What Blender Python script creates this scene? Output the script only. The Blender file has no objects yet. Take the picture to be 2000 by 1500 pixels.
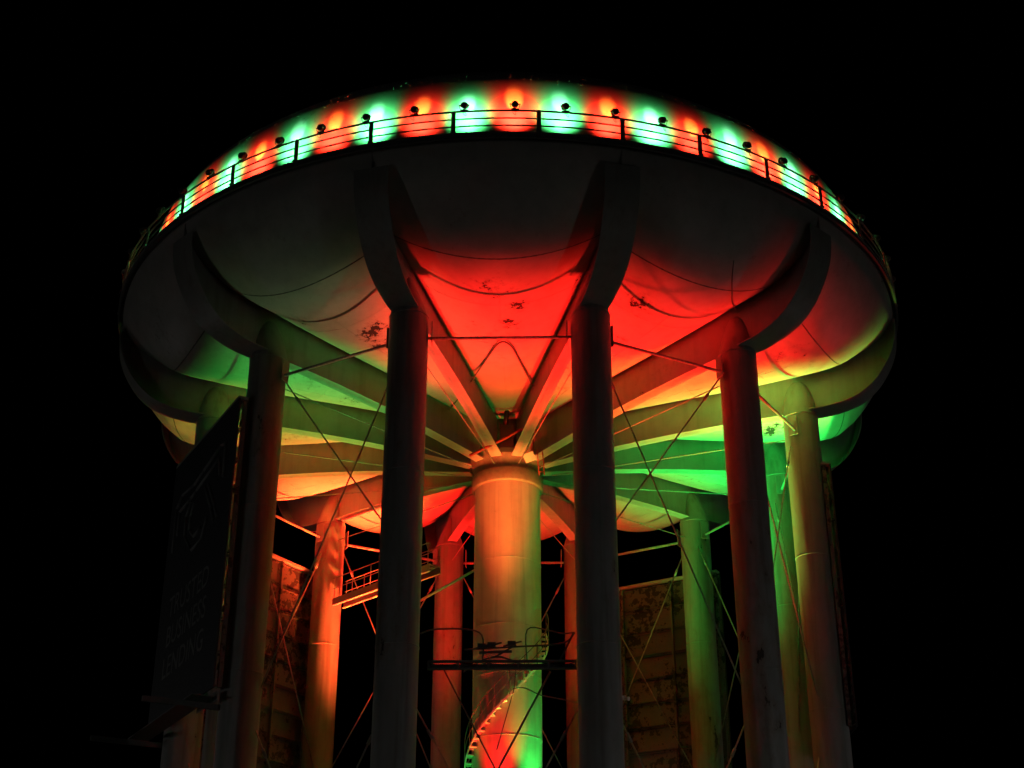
import bpy, math, random
from mathutils import Vector, Matrix, Euler, noise
random.seed(7)
R=math.radians; PI=math.pi; cos=math.cos; sin=math.sin
sc=bpy.context.scene; C=sc.collection
Z=1.6                                   # camera height above the ground
# ------------------------------------------------------------------ camera
cam=bpy.data.cameras.new('camera'); co=bpy.data.objects.new('camera',cam); C.objects.link(co)
FPX=2836.99
cam.sensor_fit='HORIZONTAL'; cam.sensor_width=36; cam.lens=36*FPX/2000
cam.shift_x=(1000-991.97)/2000; cam.clip_end=4000
co.location=(0,-62.192,Z); co.rotation_euler=(R(90+26.176),0,0)
co.rotation_euler=(Matrix.Rotation(R(90+26.176),3,'X')@Matrix.Rotation(R(0.12585),3,'Z')).to_euler()
sc.camera=co
# ------------------------------------------------------------------ night sky, moonlight, exposure
w=bpy.data.worlds.new('World'); sc.world=w; w.use_nodes=True
nt=w.node_tree; bg=nt.nodes['Background']
sky=nt.nodes.new('ShaderNodeTexSky'); sky.sky_type='NISHITA'; sky.sun_disc=False
sky.sun_elevation=R(-9); sky.sun_rotation=R(200)
nt.links.new(sky.outputs[0],bg.inputs[0]); w.cycles.sampling_method='NONE'; bg.inputs[1].default_value=0.01
sl=bpy.data.lights.new('moonlight','SUN'); sl.energy=0.003; sl.angle=R(0.5); sl.color=(.8,.88,1)
so=bpy.data.objects.new('moonlight',sl); C.objects.link(so); so.rotation_euler=(R(50),0,R(25)); so.location=(0,0,80)
vs=sc.view_settings; vs.view_transform='Standard'; vs.look='None'; vs.gamma=1; vs.exposure=0; vs.use_curve_mapping=False
sc.render.engine='CYCLES'; cy=sc.cycles
cy.use_denoising=True; cy.max_bounces=4; cy.diffuse_bounces=3; cy.glossy_bounces=2; cy.sample_clamp_indirect=4
try: cy.use_light_tree=True
except Exception: pass

# ------------------------------------------------------------------ materials
def nodes(name):
    m=bpy.data.materials.new(name); m.use_nodes=True; t=m.node_tree
    return m,t,t.nodes['Principled BSDF']
def N(t,k,**kw):
    n=t.nodes.new(k)
    for a,b in kw.items():
        if a.startswith('i_'):
            key=a[2:]; n.inputs[int(key) if key.isdigit() else key.replace('_',' ')].default_value=b
        else: setattr(n,a,b)
    return n
def ramp(t,src,lo,hi,a=0.,b=1.):
    n=N(t,'ShaderNodeMapRange'); n.inputs[1].default_value=lo; n.inputs[2].default_value=hi; n.inputs[3].default_value=a; n.inputs[4].default_value=b
    t.links.new(src,n.inputs[0]); return n.outputs[0]
def mth(t,op,a,b=None):
    n=N(t,'ShaderNodeMath',operation=op)
    for i,v in enumerate((a,b)):
        if v is None: continue
        if isinstance(v,(int,float)): n.inputs[i].default_value=v
        else: t.links.new(v,n.inputs[i])
    return n.outputs[0]
def mix(t,f,a,b):
    n=N(t,'ShaderNodeMix',data_type='RGBA')
    if isinstance(f,(int,float)): n.inputs[0].default_value=f
    else: t.links.new(f,n.inputs[0])
    for i,v in ((6,a),(7,b)):
        if isinstance(v,tuple): n.inputs[i].default_value=(*v,1)
        else: t.links.new(v,n.inputs[i])
    return n.outputs[2]
def paint(name,base,peel=.66,gate=.5,scale=(1,1,1),dirt=.35,spots=(),rough=.5,fine=2.6,under=(.045,.035,.028),streak=0.):
    """weathered steel paint: tonal drift, dirty film, flaked patches down to rusty primer"""
    m,t,b=nodes(name)
    g=N(t,'ShaderNodeNewGeometry'); mp=N(t,'ShaderNodeMapping'); mp.inputs['Scale'].default_value=scale
    t.links.new(g.outputs['Position'],mp.inputs[0]); P=mp.outputs[0]
    def ns(s,d=4,r=.55,off=None):
        n=N(t,'ShaderNodeTexNoise'); n.inputs['Scale'].default_value=s; n.inputs['Detail'].default_value=d; n.inputs['Roughness'].default_value=r
        if off:
            q=N(t,'ShaderNodeVectorMath',operation='ADD'); q.inputs[1].default_value=off; t.links.new(P,q.inputs[0]); t.links.new(q.outputs[0],n.inputs['Vector'])
        else: t.links.new(P,n.inputs['Vector'])
        return n.outputs['Fac']
    drift=ramp(t,ns(.45,3),.3,.7,.86,1.04)
    film=ramp(t,ns(1.7,4,.65,(9,4,2)),.42,.75,0,dirt)
    col=mix(t,film,base,tuple(c*.55 for c in (base[0],base[1]*.95,base[2]*.85)))
    vm=N(t,'ShaderNodeVectorMath',operation='SCALE'); t.links.new(col,vm.inputs[0]); t.links.new(drift,vm.inputs['Scale'])
    base_out=vm.outputs[0]
    if streak:
        mq=N(t,'ShaderNodeMapping'); mq.inputs['Scale'].default_value=(3.2,3.2,.16); t.links.new(g.outputs['Position'],mq.inputs[0])
        nq=N(t,'ShaderNodeTexNoise'); nq.inputs['Scale'].default_value=1.; nq.inputs['Detail'].default_value=4; t.links.new(mq.outputs[0],nq.inputs['Vector'])
        base_out=mix(t,ramp(t,nq.outputs['Fac'],.5,.72,0,streak),base_out,(.09,.07,.05))
    f1=ns(fine,5,.68,(31,7,12)); gate_n=ramp(t,ns(.28,3,.5,(3,17,5)),gate,gate+.12,0,.16)
    val=mth(t,'ADD',f1,gate_n)
    for (x,y,z,rad,s) in spots:
        d=N(t,'ShaderNodeVectorMath',operation='DISTANCE'); d.inputs[1].default_value=(x,y,z); t.links.new(g.outputs['Position'],d.inputs[0])
        val=mth(t,'ADD',val,ramp(t,d.outputs['Value'],rad*.25,rad,s,0))
    pk=ramp(t,val,peel,peel+.03)
    # faint stain ring round the flaked places
    st=ramp(t,val,peel-.15,peel+.01,0,.5)
    c2=mix(t,st,base_out,(.16,.10,.06))
    c3=mix(t,pk,c2,under)
    t.links.new(c3,b.inputs['Base Color'])
    t.links.new(ramp(t,pk,0,1,rough,.85),b.inputs['Roughness'])
    return m
def plain(name,col,rough=.6,metal=0.,ns=6.,var=.25):
    m,t,b=nodes(name)
    g=N(t,'ShaderNodeNewGeometry'); n=N(t,'ShaderNodeTexNoise'); n.inputs['Scale'].default_value=ns; n.inputs['Detail'].default_value=5
    t.links.new(g.outputs['Position'],n.inputs['Vector'])
    t.links.new(mix(t,ramp(t,n.outputs['Fac'],.35,.7),col,tuple(c*(1-var) for c in col)),b.inputs['Base Color'])
    b.inputs['Roughness'].default_value=rough; b.inputs['Metallic'].default_value=metal
    return m
def glow(name,col,e):
    m,t,b=nodes(name); b.inputs['Base Color'].default_value=(*col,1); b.inputs['Emission Color'].default_value=(*col,1); b.inputs['Emission Strength'].default_value=e; return m
CREAM=(.44,.43,.39)
SPOTS=[(.40,-12.43,29.42,.7,.29),(.06,-11.24,29.39,.7,.21),(-.14,-14.0,29.42,1.6,.13),(-1.03,-13.47,29.4,1.3,.12),
       (-5.22,-10.55,29.52,.8,.27),(-5.76,-10.13,29.38,.8,.27),(-5.21,-9.21,29.4,.9,.26),(-8.31,-10.69,29.62,.7,.23),
       (4.98,-12.46,29.65,.9,.2),(4.56,-9.64,29.43,.7,.22),(5.4,-12.14,29.48,.9,.17),(12.38,-1.08,29.44,.9,.26),(12.13,-.38,29.36,.7,.26),(-6.9,-3.7,29.5,.8,.23)]
M={}
M['bottom']=paint('tank_bottom_paint',CREAM,peel=.78,gate=.56,spots=SPOTS,dirt=.38,fine=3.6,under=(.02,.016,.014))
M['shell']=paint('tank_shell_paint',CREAM,peel=.80,gate=.6,dirt=.3)
M['girder']=paint('girder_paint',(.31,.31,.275),streak=.25,peel=.80,gate=.58,dirt=.3,fine=3)
M['column']=paint('column_paint',(.26,.258,.24),streak=.55,peel=.775,gate=.55,dirt=.42,scale=(1,1,.45),fine=2.4,
   spots=[(-9.6,8.6,22.4,.9,.16),(-9.2,8.9,26.6,.8,.14),(10.1,8.2,22.0,1.5,.14),(10.0,8.3,27.3,.9,.14),(9.9,8.2,17.8,.8,.12)])
M['riser']=paint('riser_paint',(.40,.39,.35),streak=.3,peel=.83,gate=.6,dirt=.25)
M['collar_shade']=plain('olive_collar_shade',(.17,.17,.13),.6,0,4,.4)  # darker than the riser: shade on the collar put into its colour
M['dark']=plain('dark_painted_steel',(.075,.077,.072),.55)
M['rod']=plain('grey_rod_steel',(.30,.29,.26),.5,0,8,.4)
M['rail']=plain('railing_steel',(.13,.13,.12),.5,0,8,.4)
M['lamp']=plain('black_lamp_casing',(.02,.02,.021),.4)
M['cable']=plain('black_cable_rubber',(.03,.03,.03),.6)
M['sheet']=paint('sign_sheet_back',(.11,.108,.10),peel=.64,gate=.44,dirt=.6,fine=2.8,under=(.025,.022,.02))
M['signface']=plain('sign_face_navy',(.02,.021,.024),.75)
M['signprint']=plain('sign_print_grey',(.15,.15,.145),.7)
M['steps']=plain('galvanised_steps',(.72,.71,.67),.55)
M['grate']=plain('grating_steel',(.16,.15,.14),.6)
M['redcap']=plain('red_oxide_paint',(.35,.03,.02),.6)
M['concrete']=plain('concrete',(.20,.195,.18),.9,0,2.,.4)
M['white']=plain('white_lamp_casing',(.75,.75,.73),.4)

# ------------------------------------------------------------------ mesh helpers
class MB:
    def __init__(s): s.v=[]; s.f=[]; s.sm=[]
    def add(s,vs,fs,smooth=False):
        o=len(s.v); s.v+=[tuple(v) for v in vs]; s.f+=[tuple(i+o for i in f) for f in fs]; s.sm+=[smooth]*len(fs); return s
    def box(s,c,d,m=None):
        x,y,z=(a/2 for a in d); vs=[Vector((a*x,b*y,e*z)) for e in(-1,1) for b in(-1,1) for a in(-1,1)]
        if m is not None: vs=[m@v for v in vs]
        c=Vector(c); return s.add([v+c for v in vs],[(0,2,3,1),(4,5,7,6),(0,1,5,4),(2,6,7,3),(0,4,6,2),(1,3,7,5)])
    def bar(s,a,b,wd,ht,up=(0,0,1)):
        a,b=Vector(a),Vector(b); d=b-a; L=d.length; d.normalize(); u=Vector(up)
        if abs(d.dot(u))>.98: u=Vector((1,0,0))
        r=d.cross(u).normalized(); u=r.cross(d)
        m=Matrix((d,r,u)).transposed(); return s.box((a+b)/2,(L,wd,ht),m)
    def tube(s,pts,r,n=8,closed=False,caps=True):
        pts=[Vector(p) for p in pts]; k=len(pts); vs=[]; prev=None
        for i,p in enumerate(pts):
            if closed: d=pts[(i+1)%k]-pts[i-1]
            else: d=pts[min(i+1,k-1)]-pts[max(i-1,0)]
            d.normalize()
            if prev is None:
                u=Vector((0,0,1)) if abs(d.z)<.9 else Vector((1,0,0)); e1=d.cross(u).normalized()
            else: e1=(prev-d*prev.dot(d)).normalized()
            prev=e1; e2=d.cross(e1); rr=r[i] if isinstance(r,(list,tuple)) else r
            vs+=[p+(e1*cos(2*PI*j/n)+e2*sin(2*PI*j/n))*rr for j in range(n)]
        fs=[]
        for i in range(k if closed else k-1):
            a=i*n; b=((i+1)%k)*n
            fs+=[(a+j,a+(j+1)%n,b+(j+1)%n,b+j) for j in range(n)]
        s.add(vs,fs,True)
        if caps and not closed:
            o=len(s.v)-len(vs); s.f+=[tuple(o+j for j in reversed(range(n))),tuple(o+(k-1)*n+j for j in range(n))]; s.sm+=[False,False]
        return s
    def lathe(s,prof,n=64,a0=0.,a1=2*PI,smooth=True,c=(0,0,0)):
        full=abs(a1-a0-2*PI)<1e-6; m=n if full else n+1; k=len(prof)
        vs=[(c[0]+r*cos(a0+(a1-a0)*i/n),c[1]+r*sin(a0+(a1-a0)*i/n),c[2]+z) for i in range(m) for r,z in prof]
        fs=[]
        for i in range(n):
            a=i*k; b=((i+1)%m)*k
            fs+=[(a+j,b+j,b+j+1,a+j+1) for j in range(k-1)]
        return s.add(vs,fs,smooth)
    def mesh(s,name,mat):
        me=bpy.data.meshes.new(name); me.from_pydata(s.v,[],s.f); me.polygons.foreach_set('use_smooth',s.sm); me.materials.append(mat); me.update(); return me
    def build(s,name,mat,parent=None,loc=(0,0,0),rz=0.):
        return place(s.mesh(name,mat),name,parent,loc,rz)
def place(me,name,parent=None,loc=(0,0,0),rz=0.):
    o=bpy.data.objects.new(name,me); C.objects.link(o); o.parent=parent; o.location=loc; o.rotation_euler=(0,0,rz); return o
def tag(o,label=None,cat=None,group=None,kind=None):
    for k,v in (('label',label),('category',cat),('group',group),('kind',kind)):
        if v: o[k]=v
    return o
def empty(name,loc=(0,0,0),rz=0.,label=None,cat=None,group=None):
    o=bpy.data.objects.new(name,None); C.objects.link(o); o.location=loc; o.rotation_euler=(0,0,rz); o.empty_display_size=.3
    return tag(o,label,cat,group)
def lerp(x,xs,ys):
    if x<=xs[0]: return ys[0]
    for i in range(1,len(xs)):
        if x<=xs[i]:
            f=(x-xs[i-1])/(xs[i]-xs[i-1]); return ys[i-1]+f*(ys[i]-ys[i-1])
    return ys[-1]
def smoothline(pts,n=6):
    """Catmull-Rom through the points"""
    p=[Vector(q) for q in pts]; out=[]
    for i in range(len(p)-1):
        a,b,c,d=p[max(i-1,0)],p[i],p[i+1],p[min(i+2,len(p)-1)]
        for j in range(n):
            t=j/n; out.append(.5*((2*b)+(c-a)*t+(2*a-5*b+4*c-d)*t*t+(3*b-a-3*c+d)*t**3))
    return out+[p[-1]]
def pol(r,a,z): return (r*cos(R(a)),r*sin(R(a)),z)

# ------------------------------------------------------------------ setting: ground
gm,t,b=nodes('ground_gravel')
g=N(t,'ShaderNodeNewGeometry'); n1=N(t,'ShaderNodeTexNoise'); n1.inputs['Scale'].default_value=.35; n1.inputs['Detail'].default_value=8
n2=N(t,'ShaderNodeTexVoronoi'); n2.inputs['Scale'].default_value=9
for n in (n1,n2): t.links.new(g.outputs['Position'],n.inputs['Vector'])
t.links.new(mix(t,ramp(t,n1.outputs['Fac'],.4,.6),(.10,.10,.09),(.17,.16,.14)),b.inputs['Base Color']); b.inputs['Roughness'].default_value=.95
bpn=N(t,'ShaderNodeBump'); bpn.inputs['Distance'].default_value=.03; t.links.new(n2.outputs['Distance'],bpn.inputs['Height']); t.links.new(bpn.outputs[0],b.inputs['Normal'])
tag(MB().lathe([(.01,0),(20,0),(80,0),(400,0),(1500,0)],48,smooth=False).build('ground',gm),kind='structure')
tag(MB().lathe([(.01,.12),(15.5,.12),(15.6,.11),(15.6,-.2)],72,smooth=False).build('concrete_pad',M['concrete']),kind='structure')

# ------------------------------------------------------------------ water tower
A0=-106.4456                          # direction of the front-left girder; 12 girders, 30 degrees apart
ANG=[A0+30*k for k in range(12)]
CR=13.5                               # radius of the column ring
tower=empty('water_tower',(0,0,.0),label='huge pale water tower on twelve round columns, floodlit red and green',cat='water tower')
TR=[1.6,6,10,13.5,15.3,16.4,17.2,17.8,18.0]; TZ=[27.95,28.45,28.87,29.3,29.5,29.9,30.4,31.1,31.7]
def gz(r): return lerp(r,TR,TZ)+Z
def gbulge(r): return lerp(r,[1.6,8,12,13.5,14.6,15.8,16.6,17.3,18],[0,.75,1.33,1.48,1.52,1.42,1.05,.6,0])
# smooth profiles
BR=[1.75,5,7.5,10,12.5,14.0,14.8,15.6,16.3,16.9,17.35,17.7,17.92,18.0]; BZ=[26.15,26.6,26.87,27.07,27.2,27.22,27.28,27.45,27.75,28.25,28.85,29.5,30.2,31.0]
TP=smoothline([(r,0,z+Z) for r,z in zip(TR,TZ)],5)
# bottom plates, one per bay, sagging between the girders
mb=MB(); nu=20; prof=TP
vs=[]; 
for i in range(nu+1):
    u=i/nu*2-1; a=R(15*u)
    for p in prof:
        r=p.x; z=p.z-gbulge(r)*(1-u*u); vs.append((r*cos(a),r*sin(a),z))
k=len(prof); fs=[(i*k+j,i*k+j+1,(i+1)*k+j+1,(i+1)*k+j) for i in range(nu) for j in range(k-1)]
gore_me=mb.add(vs,fs,True).mesh('bottom_plate',M['bottom'])
def seam(r0,rad):
    return MB().tube([(r0*cos(R(15*u/8)),r0*sin(R(15*u/8)),gz(r0)-gbulge(r0)*(1-(u/8)**2)-.002) for u in range(-8,9)],rad,5).mesh('weld_seam',M['bottom'])
lap_me=MB().tube([(15.55*cos(R(15*u/12)),15.55*sin(R(15*u/12)),gz(15.55)-gbulge(15.55)*(1-(u/12)**2)-.012) for u in range(-12,13)],.034,6).mesh('lap_joint',M['rail'])
seams=[seam(9.3,.014),seam(12.6,.014),MB().tube([(r,0,gz(r)-gbulge(r)-.002) for r in (2,4,6,8,10,12,13.5,14.6,15.6,16.4,17)],.013,5).mesh('weld_seam',M['bottom'])]
for a in ANG:
    gp=place(gore_me,'bottom_plate',tower,(0,0,0),R(a+15))
    for m_ in seams: place(m_,'weld_seam',gp)
    place(lap_me,'lap_joint',gp)
# upper shell and roof
shell=MB().lathe([(18.0,31.7+Z),(17.98,31.84+Z),(17.25,31.86+Z),(17.24,32.3+Z),(17.22,33.3+Z),(17.16,34.2+Z),(17.0,35.0+Z),(16.6,35.85+Z),(15.8,36.65+Z),(14.2,37.5+Z),(12,38.4+Z),(8,39.4+Z),(4,39.9+Z),(.01,40.1+Z)],180).build('roof_shell',M['shell'],tower)
# walkway ring
wk=MB().lathe([(17.3,31.90+Z),(18.2,31.90+Z),(18.2,31.95+Z),(17.3,31.95+Z)],180,smooth=False).build('walkway_floor',M['grate'],tower)
MB().lathe([(18.14,31.74+Z),(18.24,31.74+Z),(18.24,31.76+Z),(18.215,31.78+Z),(18.215,31.93+Z),(18.24,31.95+Z),(18.24,31.985+Z),(18.205,31.985+Z)],180,smooth=False).build('edge_channel',M['rail'],wk)
post_me=MB().box((0,0,.5),(.05,.17,1.0)).box((.03,0,.03),(.1,.2,.05)).mesh('railing_post',M['rail'])
for i in range(36):
    a=A0+10*i; place(post_me,'railing_post',tower,pol(18.2,a,31.985+Z),R(a))
for hgt,rad in ((1.035,.038),(.69,.03),(.36,.03)):
    MB().tube([pol(18.17,i*2,31.95+Z+hgt) for i in range(180)],rad,8,closed=True).build('rail',M['rail'],tower)
# girders
bp_=smoothline([(r,0,z+Z) for r,z in zip(BR,BZ)],4)
def webz(r): return gz(r)+.05
mb=MB(); vs=[]
for p in bp_:
    for s in(-.016,.016): vs+= [(p.x,s,p.z),(p.x,s,max(webz(p.x),p.z+.01))]
k=len(bp_); fs=[]
for i in range(k-1):
    a=4*i; b=a+4
    fs+=[(a,a+1,b+1,b),(a+2,b+2,b+3,a+3)]
fs+=[(0,2,3,1),(4*(k-1),4*(k-1)+1,4*(k-1)+3,4*(k-1)+2)]
web_me=mb.add(vs,fs).mesh('girder_web',M['girder'])
def flange(pts,wid,th=.05):
    v=[]; n=len(pts)
    for i,p in enumerate(pts):
        d=(pts[min(i+1,n-1)]-pts[max(i-1,0)]).normalized(); nn=Vector((d.z,0,-d.x)); w2=wid(p.x)/2
        v+=[(p.x,-w2,p.z),(p.x,w2,p.z),(p.x+nn.x*th,w2,p.z+nn.z*th),(p.x+nn.x*th,-w2,p.z+nn.z*th)]
    f=[(0,1,2,3),tuple(4*(n-1)+j for j in (3,2,1,0))]
    for i in range(n-1):
        a=4*i;b=a+4
        for j in range(4): f.append((a+j,b+j,b+(j+1)%4,a+(j+1)%4))
    return MB().add(v,f)
inner=[p for p in bp_ if p.x<=13.2]; outer=[p for p in bp_ if p.x>13.0]
fl_in=flange(inner,lambda r:.52).mesh('girder_flange',M['girder'])
fl_out=flange(outer,lambda r:lerp(r,[13,14.2,17,18],[1.05,1.15,1.3,1.35])).mesh('bracket_plate',M['girder'])
for a in ANG:
    g=place(web_me,'girder',tower,(0,0,0),R(a))
    place(fl_in,'bottom_flange',g); place(fl_out,'bracket_plate',g)
# columns with tapered tops
def ringpts(n,rx,ry,z): return [(rx*cos(2*PI*i/n),ry*sin(2*PI*i/n),z) for i in range(n)]
n=40; rows=[(.76,.76,0),(.76,.76,9),(.76,.76,18),(.76,.76,27.05+Z),(.74,.74,27.1+Z),(.72,.66,27.35+Z),(.68,.53,27.7+Z),(.58,.34,28.15+Z),(.42,.16,28.55+Z),(.2,.05,28.8+Z)]
mb=MB(); vs=[]; 
for rx,ry,z in rows: vs+=ringpts(n,rx,ry,z)
fs=[(i*n+j,i*n+(j+1)%n,(i+1)*n+(j+1)%n,(i+1)*n+j) for i in range(len(rows)-1) for j in range(n)]
col_me=mb.add(vs,fs,True).mesh('column',M['column'])
seam_me=MB().lathe([(.755,-.03),(.775,-.025),(.775,.025),(.755,.03)],40).mesh('weld_band',M['column'])
gus_me=[MB().box((-.28,q*.86,26.35+Z),(.03,.42,.9),Matrix.Rotation(q*R(-72),3,'Z')).mesh('gusset_plate',M['column']) for q in(-1,1)]
base_me=MB().box((0,0,.2),(2.2,2.2,.16)).lathe([(1.5,.28),(.8,1.0)],24).mesh('base_plate',M['concrete'])
for a in ANG:
    c=place(col_me,'column',tower,pol(CR,a,0),R(a))
    for z in (27.0,20.5,14.0,7.5): place(seam_me,'weld_band',c,(0,0,z+Z))
    [place(x,'gusset_plate',c) for x in gus_me]; place(base_me,'base_plate',c)
# central riser pipe
rs=MB().lathe([(1.5,0),(1.5,8),(1.5,16),(1.5,24.9+Z),(1.5,25.1+Z)],64).build('riser_pipe',M['riser'],tower)
MB().lathe([(1.49,25.0+Z),(1.60,25.03+Z),(1.63,25.08+Z),(1.63,25.62+Z),(1.60,25.68+Z),(1.5,25.72+Z),(1.62,26.15+Z),(1.72,26.3+Z),(1.7,28.1+Z)],64).build('riser_collar',M['collar_shade'],rs)
for z in (21.4,18.4,16.25,13.6,10.9): MB().lathe([(1.498,-.02),(1.512,-.015),(1.512,.015),(1.498,.02)],64,c=(0,0,z+Z)).build('weld_band',M['riser'],rs)
# horizontal struts between the column tops, tie rods to the riser, crossed brace rods
def pt(a,z,r=CR): return Vector(pol(r,a,z+Z))
for i in range(12):
    a,b=ANG[i],ANG[(i+1)%12]; p,q=pt(a,26.13),pt(b,26.13); d=(q-p).normalized()
    MB().tube([p+d*.7,q-d*.7],.062,10).build('strut',M['rod'],tower)
for a in ANG:
    p,q=pt(a,26.05,12.75),pt(a,25.6,2.1); MB().tube([p,q],.022,6).build('tie_rod',M['rod'],tower)
def brace(p,q,r=.032): 
    d=(q-p).normalized(); s=p+d*.55; e=q-d*.6; m=p+d*2.2
    MB().tube([s,e],r,6).tube([m,m+d*.35],r*1.9,6).build('brace_rod',M['rod'],tower)
for i in range(12):
    a,b=ANG[i],ANG[(i+1)%12]
    hi,lo=26.6,13.2
    if i==0:
        pass
    elif i==1: brace(pt(a,hi,13.2),pt(b,12.2,13.2)); brace(pt(b,26.9,13.2),pt(a,17.6,13.2))
    elif i==11: brace(pt(b,hi,13.2),pt(a,12.2,13.2)); brace(pt(a,26.9,13.2),pt(b,17.6,13.2))
    else: brace(pt(a,hi,13.35),pt(b,lo,13.35)); brace(pt(b,hi,13.15),pt(a,lo,13.15))
    brace(pt(a,13.1,13.35),pt(b,1,13.35)); brace(pt(b,13.1,13.15),pt(a,1,13.15))
# conduits draped under the bottom plates
for name,pts,r in [
 ('conduit',[(-2.75,-2.3,29.6),(-1.96,-4.58,29.53),(-1.25,-6.55,29.6),(-.57,-9.05,29.36),(-.3,-9.66,29.32),(-.05,-9.6,29.33),(.23,-8.92,29.38),(.49,-7.69,29.46),(1.1,-4.9,29.67)],.035),
 ('conduit',[(8.67,-14.2,30.5),(8.67,-13.58,30.12),(8.75,-12.86,29.86),(8.89,-11.93,29.92),(9.3,-10.4,30.4)],.02)]:
    MB().tube(smoothline(pts,5),r,6).build(name,M['rail'],tower)
# top of the riser: hatch plate, ladder and cables
MB().box((.98,-1.95,25.95+Z),(.5,.04,.45),Matrix.Rotation(R(48),3,'X')@Matrix.Rotation(R(-22),3,'Y')).build('hatch_plate',M['girder'],rs)
lad=MB()
for x in (1.42,1.66): lad.tube([(x,-1.6,25.2+Z),(x-.1,-2.0,26.3+Z)],.022,6)
for j in range(4): lad.tube([(1.42-.02*j,-1.65-.09*j,25.35+.25*j+Z),(1.66-.02*j,-1.65-.09*j,25.35+.25*j+Z)],.014,6)
lad.build('riser_ladder',M['redcap'],rs)
MB().tube(smoothline([(-1.7,-2.2,25.9+Z),(-.9,-2.5,26.2+Z),(-.1,-2.7,26.55+Z),(.6,-2.8,26.9+Z),(1.3,-2.5,27.0+Z)],5),.07,8).build('red_pipe',M['redcap'],rs)
MB().box((-.05,-2.25,26.75+Z),(.62,.5,1.15)).tube([(-.1,-2.4,27.3+Z),(0,-2.6,28.4+Z)],.12,10).build('hub_shade_box',M['lamp'],rs)  # black box stands for the shade in the hollow where the girders meet
# flakes of lifted paint along the roof edge
fk=MB()
for i in range(1100):
    a=random.uniform(-135,-28); q=random.random()**1.5; r=16.85-q*1.5; z=lerp(r,[14.2,15.8,16.6,17.0,17.16],[37.5,36.65,35.85,35.0,34.2])+Z
    if noise.noise(Vector((a*.25,r*1.5,0)))<-.12: continue
    c=Vector(pol(r,a,z+.005)); s=random.uniform(.02,.065)
    e=Euler((random.uniform(-.9,.9),random.uniform(-.9,.9),random.uniform(0,6.3))).to_matrix()
    vs=[c+e@Vector(v)*s for v in ((-.5,-.3,-.2),(.6,-.2,0),(.2,.5,.1),(0,.1,.5))]
    fk.add(vs,[(0,1,2),(0,3,1),(1,3,2),(2,3,0)])
tag(fk.build('roof_paint_flakes',M['shell'],tower),kind='stuff')

# ------------------------------------------------------------------ spiral stair round the riser
st=empty('spiral_stair',(0,0,0),label='steel stair winding up round the central riser pipe, its steps lit red and white',cat='stair')
tread_me=MB().box((1.65,0,0),(.27,.25,.04)).box((1.65,-.115,-.05),(.27,.025,.11)).mesh('step',M['steps'])
def stz(a): return 15.1+(a+90)*.031+Z
nst=0; a=18.
while stz(a)>.3:
    place(tread_me,'step',st,(0,0,stz(a)),R(a)); a-=9.4
al=[18-3*i for i in range(230) if stz(18-3*i)>.2]
for rr,nm in ((1.79,'stringer'),):
    mb=MB(); vs=[]
    for q in al:
        for dr in(-.02,.02):
            for dz in(-.08,.05): vs.append(pol(rr+dr,q,stz(q)+dz))
    fs=[]
    for i in range(len(al)-1):
        x=4*i; y=x+4
        fs+=[(x,x+1,y+1,y),(x+2,y+2,y+3,x+3),(x+1,x+3,y+3,y+1),(x,y,y+2,x+2)]
    mb.add(vs,fs).build(nm,M['steps'],st)
MB().tube([pol(1.81,q,stz(q)+1.05) for q in al],.022,6).build('handrail',M['dark'],st)
MB().tube([pol(1.81,q,stz(q)+.55) for q in al],.016,6).build('handrail',M['dark'],st)
for q in al[::7]: MB().tube([pol(1.81,q,stz(q)),pol(1.81,q,stz(q)+1.05)],.02,6).build('baluster',M['dark'],st)

# ------------------------------------------------------------------ catwalk from the rear-left column towards the riser
ka=ANG[8]; cw=empty('catwalk',pol(0,0,0),R(ka),'red lit catwalk with handrails reaching inward from a rear left column',cat='catwalk')
zc=22.55+Z
for s in(-1,1):
    MB().box((8.75,s*.36,zc),(7.5,.04,.34)).box((8.75,s*.36-s*.05,zc+.17),(7.5,.12,.025)).box((8.75,s*.36-s*.05,zc-.17),(7.5,.12,.025)).build('side_beam',M['girder'],cw)
    MB().tube([(5.0,s*.37,zc+1.25),(12.5,s*.37,zc+1.25)],.022,6).build('handrail',M['rod'],cw)
    MB().tube([(5.0,s*.37,zc+.7),(12.5,s*.37,zc+.7)],.018,6).build('midrail',M['rod'],cw)
    for j in range(6): MB().tube([(5.1+1.45*j,s*.37,zc+.17),(5.1+1.45*j,s*.37,zc+1.25)],.022,6).build('rail_post',M['rod'],cw)
for j in range(25): MB().box((5.15+.3*j,0,zc+.2),(.2,.66,.025)).build('floor_plank',M['dark'],cw)
MB().tube([(1.5,0,21.9+Z),(6.2,0,21.2+Z)],.06,10).build('support_pipe',M['girder'],cw)
MB().tube([(6.2,0,21.2+Z),(6.2,0,zc-.2)],.05,8).build('hanger',M['girder'],cw)

# ------------------------------------------------------------------ service gantry between the two front columns
ga=empty('service_gantry',(0,0,0),0,'dark horizontal gantry beam with bent rails between the two front columns',cat='gantry')
sa=A0+15; ux=Vector((-sin(R(sa)),cos(R(sa)),0)); un=Vector((cos(R(sa)),sin(R(sa)),0))
def sp(u,d,z): return un*d+ux*u+Vector((0,0,z+Z))
for z in (13.26,13.52): MB().bar(sp(-2.42,13.0,z),sp(2.72,13.0,z),.14,.06).build('chord_beam',M['rail'],ga)
for u in (-2.4,-1.37,-.33,.7,1.75,2.68): MB().bar(sp(u,13.0,13.26),sp(u,13.0,13.51),.06,.2,un).build('upright',M['rail'],ga)
for q in range(10): MB().bar(sp(-2.35+.5*q,12.98,13.29 if q%2 else 13.49),sp(-1.85+.5*q,12.98,13.49 if q%2 else 13.29),.03,.03).build('lattice_bar',M['dark'],ga)
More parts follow.
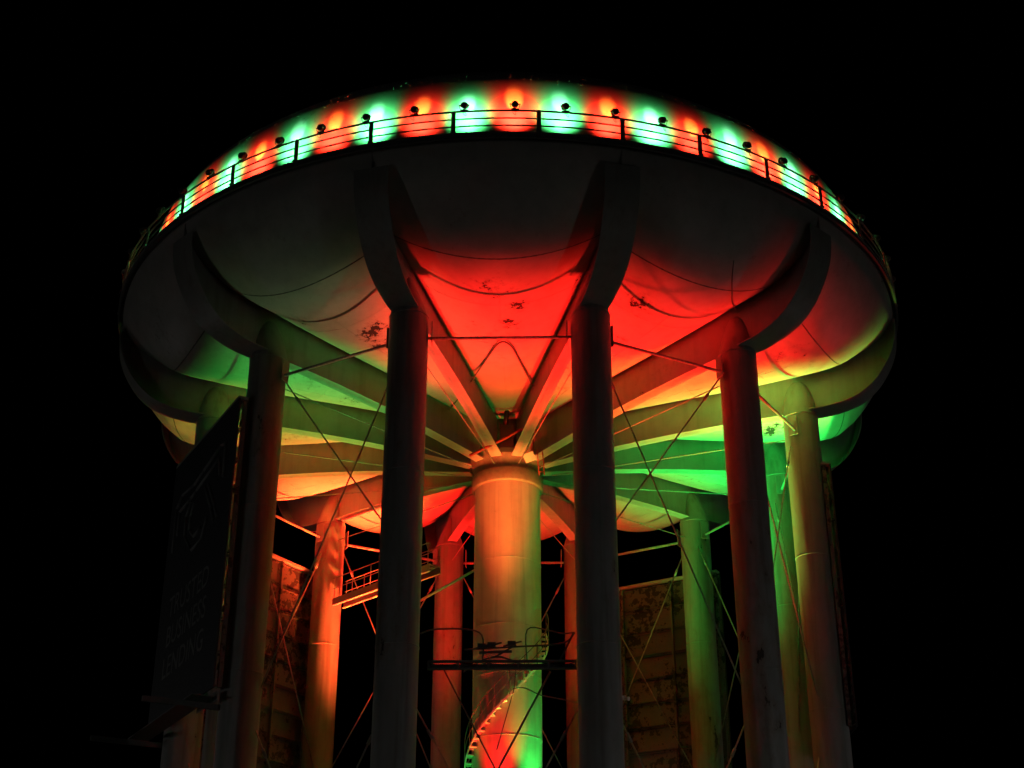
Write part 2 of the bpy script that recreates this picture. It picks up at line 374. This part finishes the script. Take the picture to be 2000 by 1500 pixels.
MB().bar(sp(-2.4,12.7,13.4),sp(2.7,12.7,13.4),.03,.2).build('toe_board',M['dark'],ga)
RAILS=[([(-3.06,-12.43,16.26),(-2.6,-12.44,16.41),(-1.57,-12.46,16.42),(-.9,-12.47,16.2),(-.86,-12.47,15.2)],.03),([(.7,-12.52,15.2),(.7,-12.52,16.39),(1.48,-12.54,16.35),(1.93,-12.55,16.24),(2.36,-12.56,16.29)],.025),
 ([(2.36,-12.56,16.27),(1.92,-12.55,15.89),(.38,-12.51,15.78),(-1.5,-12.47,15.68)],.03),([(-1.53,-12.47,14.88),(-1.08,-12.48,15.19),(-.43,-12.49,15.42),(.16,-12.51,15.29),(.88,-12.53,14.94)],.03),
 ([(-.43,-12.49,15.42),(.31,-12.51,15.84)],.035),([(1.84,-12.55,15.28),(2.32,-12.56,16.27)],.035),([(-.98,-12.48,15.57),(.16,-12.51,15.6)],.05),
 ([(-2.19,-12.45,14.94),(-.1,-12.49,11.0)],.028),([(1.5,-12.54,14.89),(-.6,-12.5,11.0)],.04),([(.24,-12.51,14.3),(-.35,-12.5,12.2)],.018),([(.3,-12.5,15.0),(.24,-12.51,14.3)],.018)]
for p,r in RAILS: MB().tube(smoothline(p,5) if len(p)>2 else p,r,6).build('bent_rail',M['dark'],ga)
MB().tube(smoothline([(.2,-12.5,14.3),(.6,-12.52,14.32),(1.17,-12.53,14.06),(1.75,-12.55,13.94),(2.6,-12.6,13.76)],5),.02,6).build('slack_cable',M['rod'],ga)
for (x,z) in ((-.9,15.9),(-.55,15.95),(.15,16.0)): MB().box((x,-12.48,z-.1),(.28,.2,.14)).tube([(x-.3,-12.48,z-.2),(x+.35,-12.48,z-.02)],.03,6).build('junction_box',M['dark'],ga)

# ------------------------------------------------------------------ sign panels hung outside the columns
def sign(sector,d,label,face,lettering=False,u0=-4.15,u1=4.1,catwalk=False,z0=13.3,z1=24.5):
    """local frame: x = outward, y = along the panel, z up"""
    a=A0+15+30*sector; s=empty('sign_panel',(0,0,0),R(a),label,'sign','sign panels hung outside the tower columns')
    rows=9; h=(z1-z0)/rows
    for j in range(rows):
        zc=z0+h*(j+.5)+Z
        MB().box((d,(u0+u1)/2,zc),(.035,u1-u0,h-.02)).box((d-.07,(u0+u1)/2,zc+h/2-.06),(.12,u1-u0,.035)).box((d-.055,(u0+u1)/2,zc-h/2+.045),(.08,u1-u0,.03)).build('sheet_panel',M['sheet'],s)
    fs_=MB().box((d+.045,(u0+u1)/2,(z0+z1)/2+Z),(.05,u1-u0+.1,z1-z0+.1)).build('face_sheet',face,s)
    for u in (u0+.1,u0+2.7,u1-2.7,u1-.1): MB().box((d-.22,u,(z0+z1)/2+Z),(.16,.12,z1-z0)).build('frame_post',M['sheet'],s)
    for z in (14.2,16.4,18.6,21.3,24.0):
        for u in (-3.49,3.49): MB().box((d-.55,u,z+Z),(.6,.22,.22)).build('bracket',M['dark'],s)
    MB().box((d-.12,(u0+u1)/2,z1+Z+.1),(.4,u1-u0,.12)).build('top_cap',M['girder'],s)
    if catwalk:
        MB().box((d+.45,(u0+u1)/2,z0-.42+Z),(.8,u1-u0+.4,.05)).build('catwalk_floor',M['dark'],s)
        for u in (u0+.4,u1-.6): MB().box((d+.7,u,z0-.6+Z),(3.4,.12,.2)).build('catwalk_beam',M['dark'],s)
        MB().box((d-.2,u1-1.3,z0-.28+Z),(.06,2.4,.36)).build('apron_plate',M['column'],s)
    if lettering:
        def stroke(pts,wd=.16):
            mb=MB()
            for p,q in zip(pts,pts[1:]): mb.bar((d+.078,p[0],p[1]+Z),(d+.078,q[0],q[1]+Z),.012,wd,(1,0,0)) if False else mb.tube([(d+.08,p[0],p[1]+Z),(d+.08,q[0],q[1]+Z)],wd/2,4)
            mb.build('emblem_outline',M['signprint'],fs_)
        stroke([(-3.2,20.6),(-3.25,22.6),(-2.6,23.0),(-.9,22.9),(.3,23.1),(2.4,23.4),(3.0,23.3),(3.05,21.8)])
        stroke([(-2.7,21.2),(-2.75,22.3),(-1.2,22.4),(-.5,22.5),(2.3,22.9),(2.6,22.0)])
        stroke([(-1.1,22.2),(-1.65,21.7),(-1.6,20.8),(-.4,19.85),(.9,19.95),(1.35,20.7)])
        stroke([(-.6,22.0),(-1.0,21.5),(-1.0,20.9),(-.3,20.4),(.6,20.5)])
        stroke([(1.1,22.2),(2.3,20.8),(2.75,20.2)]); stroke([(.7,22.2),(1.8,20.9),(2.3,20.2)])
        for txt,zz in (('TRUSTED',18.0),('BUSINESS',16.75),('LENDING',15.45)):
            cu=bpy.data.curves.new('lettering','FONT'); cu.body=txt; cu.size=1.25; cu.align_x='CENTER'; cu.align_y='CENTER'; cu.extrude=.008; cu.resolution_u=3
            to=bpy.data.objects.new('tmp',cu); C.objects.link(to); dg=bpy.context.evaluated_depsgraph_get(); me=bpy.data.meshes.new_from_object(to.evaluated_get(dg)); bpy.data.objects.remove(to)
            me.materials.clear(); me.materials.append(M['signprint'])
            o=place(me,'lettering',fs_,(d+.082,-.2,zz+Z)); o.rotation_euler=(R(90),0,R(90))
    return s
sign(10,14.25,'dark sign panel with faint emblem and lettering at the left, facing outward',M['signface'],True,catwalk=True,z1=24.75)
sign(3,13.95,'narrow edge-on sign panel at the far right beside the yellow-green column',M['signface'])
sign(8,14.3,'flaking ribbed back of the red lit sign panel at the rear left',M['signface'],u0=-3.75)
sign(5,14.3,'flaking ribbed back of the dim brown sign panel at the rear right',M['signface'])

# ------------------------------------------------------------------ spotlights clamped to the rim railing
def can_mesh():
    mb=MB(); prof=[(.0,-.17),(.06,-.165),(.105,-.13),(.13,-.07),(.13,.14),(.137,.14),(.137,.17),(.12,.17),(.12,.15)]
    return mb.lathe(prof,20)
# local frame: +x points at the tank, lamp body tilted up
TILT=R(33)
rot=Matrix.Rotation(R(90)-TILT,3,'Y')
cb=can_mesh(); cb.v=[tuple(rot@Vector(v)) for v in cb.v]; can=cb.mesh('lamp_housing',M['lamp'])
yk=MB().tube([(0,-.17,.0),(0,-.17,-.1),(0,-.12,-.2),(0,.12,-.2),(0,.17,-.1),(0,.17,0)],.016,6).tube([(0,-.2,0),(0,-.12,0)],.025,8).tube([(0,.12,0),(0,.2,0)],.025,8).mesh('yoke',M['lamp'])
ck=MB().box((0,0,-.26),(.09,.12,.1)).tube([(0,0,-.2),(0,0,-.24)],.03,8).box((0,.11,-.235),(.03,.1,.03)).box((0,-.11,-.235),(.03,.1,.03)).mesh('clamp',M['lamp'])
def loop_mesh(k):
    rr=random.Random(k); y=rr.uniform(-.05,.05); return MB().tube(smoothline([(-.05,0,-.05),(-.1,y,-.25),(-.06,y+.05,-.42),(-.02,y-.06,-.5),(.0,y-.02,-.3)],4),.009,5).mesh('power_lead',M['cable'])
loops=[loop_mesh(k) for k in range(4)]
lensr=MB().lathe([(.0,.152),(.118,.152)],16); lensr.v=[tuple(rot@Vector(v)) for v in lensr.v]
RED=(1,.095,.022); GRN=(.085,1,.24)
lens={0:lensr.mesh('lens',glow('red_lens',(1,.12,.04),4)),1:lensr.mesh('lens',glow('green_lens',(.2,1,.35),4))}
ldat={}
for c,cols,pw,pc in ((0,((1,.022,.01),(1,.2,.02)),860.,620.),(1,((.085,1,.25),(.3,1,.6)),660.,380.)):
    for v,f in enumerate((1.,.86,1.12)):
        for q,(p,size,bl) in enumerate(((pw,115,.68),(pc,38,.7))):
            l=bpy.data.lights.new('rim_spot','SPOT'); l.color=cols[q]; l.energy=p*f; l.spot_size=R(size); l.spot_blend=bl; l.shadow_soft_size=.05; ldat[c,q,v]=l
ORD=['first','second','third','fourth','fifth','sixth','seventh','eighth','ninth','tenth','eleventh','twelfth','thirteenth','fourteenth','fifteenth','sixteenth','seventeenth','eighteenth','nineteenth','twentieth','twenty-first','twenty-second','twenty-third','twenty-fourth','twenty-fifth','twenty-sixth','twenty-seventh','twenty-eighth','twenty-ninth','thirtieth','thirty-first','thirty-second','thirty-third','thirty-fourth','thirty-fifth']
ks=list(range(-16,17))
for i,k in enumerate(ks):
    a=-89.23+6*k; c=abs(k)%2
    lab='black spotlight casting a %s glow, %s from the left along the rim railing'%('red' if c==0 else 'green',ORD[i])
    if k==0: lab='black spotlight with the red glow nearest the middle of the rim railing'
    e=empty('spotlight',pol(18.17,a,33.27+Z),R(a+180+((i*37)%7-3)*.8),lab,'spotlight','spotlights along the rim railing')
    hs=place(can,'lamp_housing',e); place(lens[c],'lens',hs)
    for me in (yk,ck,loops[i%4]): place(me,me.name.split('.')[0],e)
    for q in (0,1):
        lo=bpy.data.objects.new('lamp_light',ldat[c,q,(i*5)%3]); C.objects.link(lo); lo.parent=e
        tl=(R(11),R(38))[q]+R(((i*29)%5-2)*1.2); dv=Vector((cos(tl),0,sin(tl))); lo.location=dv*.2; lo.rotation_euler=dv.to_track_quat('-Z','Y').to_euler()

# ------------------------------------------------------------------ floodlights on the ground inside the ring of columns
def flood(loc,target,col,power,size,blend,label,name='floodlight',soft=.45):
    d=Vector(target)-Vector(loc); rz=math.atan2(d.y,d.x)
    e=empty(name,loc,rz,label,'floodlight','floodlights under the tower')
    el=math.atan2(d.z,math.hypot(d.x,d.y)); m=Matrix.Rotation(-el,3,'Y')
    up=Vector((0,0,.45))
    MB().box(up+m@Vector((-.02,0,0)),(.3,.5,.4),m).box(up+m@Vector((-.2,0,0)),(.08,.4,.3),m).build('lamp_housing',M['lamp'],e)
    MB().box(up+m@Vector((.137,0,0)),(.012,.46,.36),m).build('lens',glow('lens',col,3),e)
    MB().tube([(0,-.28,.45),(0,-.28,.1),(0,.28,.1),(0,.28,.45)],.02,6).box((0,0,.04),(.3,.5,.08)).build('yoke',M['lamp'],e)
    l=bpy.data.lights.new('flood_light','SPOT'); l.color=col; l.energy=power; l.spot_size=R(size); l.spot_blend=blend; l.shadow_soft_size=soft
    lo=bpy.data.objects.new('flood_light',l); C.objects.link(lo); lo.parent=e; dv=(m@Vector((1,0,0))); lo.location=up+dv*.3; lo.rotation_euler=dv.to_track_quat('-Z','Y').to_euler()
    return e
FR=(1,.012,.008); FG=(.03,1,.11); FP=(.62,1,.42)
FL=[ # bay, offset deg, lamp radius, colour, kW, aim radius, cone
 (0,0,6.5,FR,130,9.7,25),(1,0,6.5,FR,112,9.8,25),(2,0,6.5,FR,70,10.8,26),(2,4,6.5,FG,16,7.4,22),(3,4,3.2,FG,90,10.8,26),(4,0,6.5,FG,34,10,25),
 (5,0,3.2,FR,22,10.8,26),(5,4,3.2,FG,6,10.8,26),(6,0,6.5,FR,44,11,26),(7,0,6.5,FR,70,11,26),(8,0,3.2,FR,72,11,26),(8,4,3.2,FG,12,8,25),(9,0,6.5,FR,30,11,26),(9,4,6.5,FG,20,11,26),
 (10,0,3.2,FG,26,9.8,22),(11,-4,6.5,FP,5.5,10.5,27),(11,11,6.5,FR,11,10.5,21)]
for i,(g,off,r,col,kw,ar,cone) in enumerate(FL):
    a=A0+15+30*g+off
    flood(pol(r,a,.12),pol(ar,a,29+Z),col,kw*1000,cone,.85,'%s floodlight on the pad aimed at the %s of bay %s'%('red' if col is FR else 'pale green' if col is FP else 'green','outer edge' if ar>15 else 'middle',ORD[g]))
CL=[(2,FR,40,0),(3,FR,60,-12),(3,FG,170,-8),(4,FG,50,0),(5,FG,34,6),(6,FR,34,0),(7,FR,90,8),(8,FR,700,-30),(8,FG,55,-24)]
for i,(k,col,kw,off) in enumerate(CL):
    a=ANG[k]+off
    flood(pol(4.2,a,.12),pol(13.0,ANG[k],28+Z),col,kw*1000,19 if k==8 else 16,1.,'%s narrow floodlight near the riser aimed at the head of column %s'%('red' if col is FR else 'green',ORD[k]))
for a,col,kw,zt,cone in ((-97,FR,200,24.6,9),(-84,FG,26,24.2,9),(-60,FG,6,21.5,16)):
    flood(pol(11.,a,.12),pol(1.3,a,zt+Z),col,kw*1000,cone,1.,'%s narrow floodlight before the riser, %s, aimed at its top'%('red' if col is FR else 'green','left of centre' if a==-97 else 'at the centre' if a==-84 else 'to the right'))
flood(pol(2.5,A0+15+93,10+Z),pol(15.9,A0+15+93,29+Z),FG,30000,21,1.,'green floodlight on the riser aimed outward at the rim beside the far right column','riser_floodlight',.15)
# wash lights on the riser, standing on a bracket below the frame
for a,col,pw in ((-104,FR,4200),(-44,FG,2600),(-166,FG,350)):
    wash=flood(pol(2.75,a,9.2+Z),pol(1.6,a,17+Z),col,pw,60,.8,'%s wash light on a riser bracket, pointing up the %s of the pipe'%('red' if col is FR else 'green','front' if a==-104 else 'right side' if a==-44 else 'left side'),'wash_light',.1)
    MB().bar((.0,0,0),(1.3,0,0),.1,.1).build('wall_bracket',M['dark'],wash)

# ------------------------------------------------------------------ small security lamps on the columns, and unseen lamps added round the tower
for k,zz,lab in ((1,12.2,'small white security lamp on the side of the front right column'),(3,11.6,'small white security lamp low on the far right column')):
    e=empty('security_lamp',Vector(pol(CR,ANG[k],zz+Z))+Vector((.80,-.1,0)),0,lab,'lamp','security lamps on the columns')
    MB().box((0,0,0),(.14,.1,.14)).build('mounting_box',M['white'],e)
    for s in(-1,1): MB().tube([(s*.03,-.03,-.02),(s*.16,-.12,.04-.1*(s>0))],[.045,.075],10).build('lamp_head',M['white'],e)
def fill(loc,label,power,target,tilt):  # lamps added out of view to brighten the dark columns and bowl
    e=empty('fill_lamp',loc,0,label,'street lamp'); d=Vector(target)-Vector(loc)
    MB().tube([(0,0,0),(0,0,9)],[.11,.06],12).build('pole',M['rod'],e)
    rz=math.atan2(d.y,d.x)
    MB().bar((0,0,8.95),(.8*cos(rz),.8*sin(rz),9.05),.06,.06).build('arm',M['rod'],e)
    MB().box((1.0*cos(rz),1.0*sin(rz),9.05),(.6,.3,.12),Matrix.Rotation(rz,3,'Z')).build('lamp_head',M['lamp'],e)
    l=bpy.data.lights.new('fill_light','SPOT'); l.color=(1,.985,.95); l.energy=power; l.spot_size=R(165); l.spot_blend=1; l.shadow_soft_size=.2
    lo=bpy.data.objects.new('fill_light',l); C.objects.link(lo); lo.parent=e; lo.location=(1.0*cos(rz),1.0*sin(rz),8.9)
    lo.rotation_euler=Vector((cos(rz)*cos(R(tilt)),sin(rz)*cos(R(tilt)),sin(R(tilt)))).to_track_quat('-Z','Y').to_euler()
fill((30,-36,0),'added unseen street lamp on the ground in front of the tower, to the right',2100,(6,-10,0),-5)
fill((-44,-44,0),'added unseen street lamp on the ground in front of the tower, to the left',1900,(0,0,0),15)
fill((54,10,0),'added unseen street lamp beyond the right edge of the concrete pad',2400,(0,0,0),15)
fill((-54,14,0),'added unseen street lamp beyond the left edge of the concrete pad',2000,(0,0,0),15)
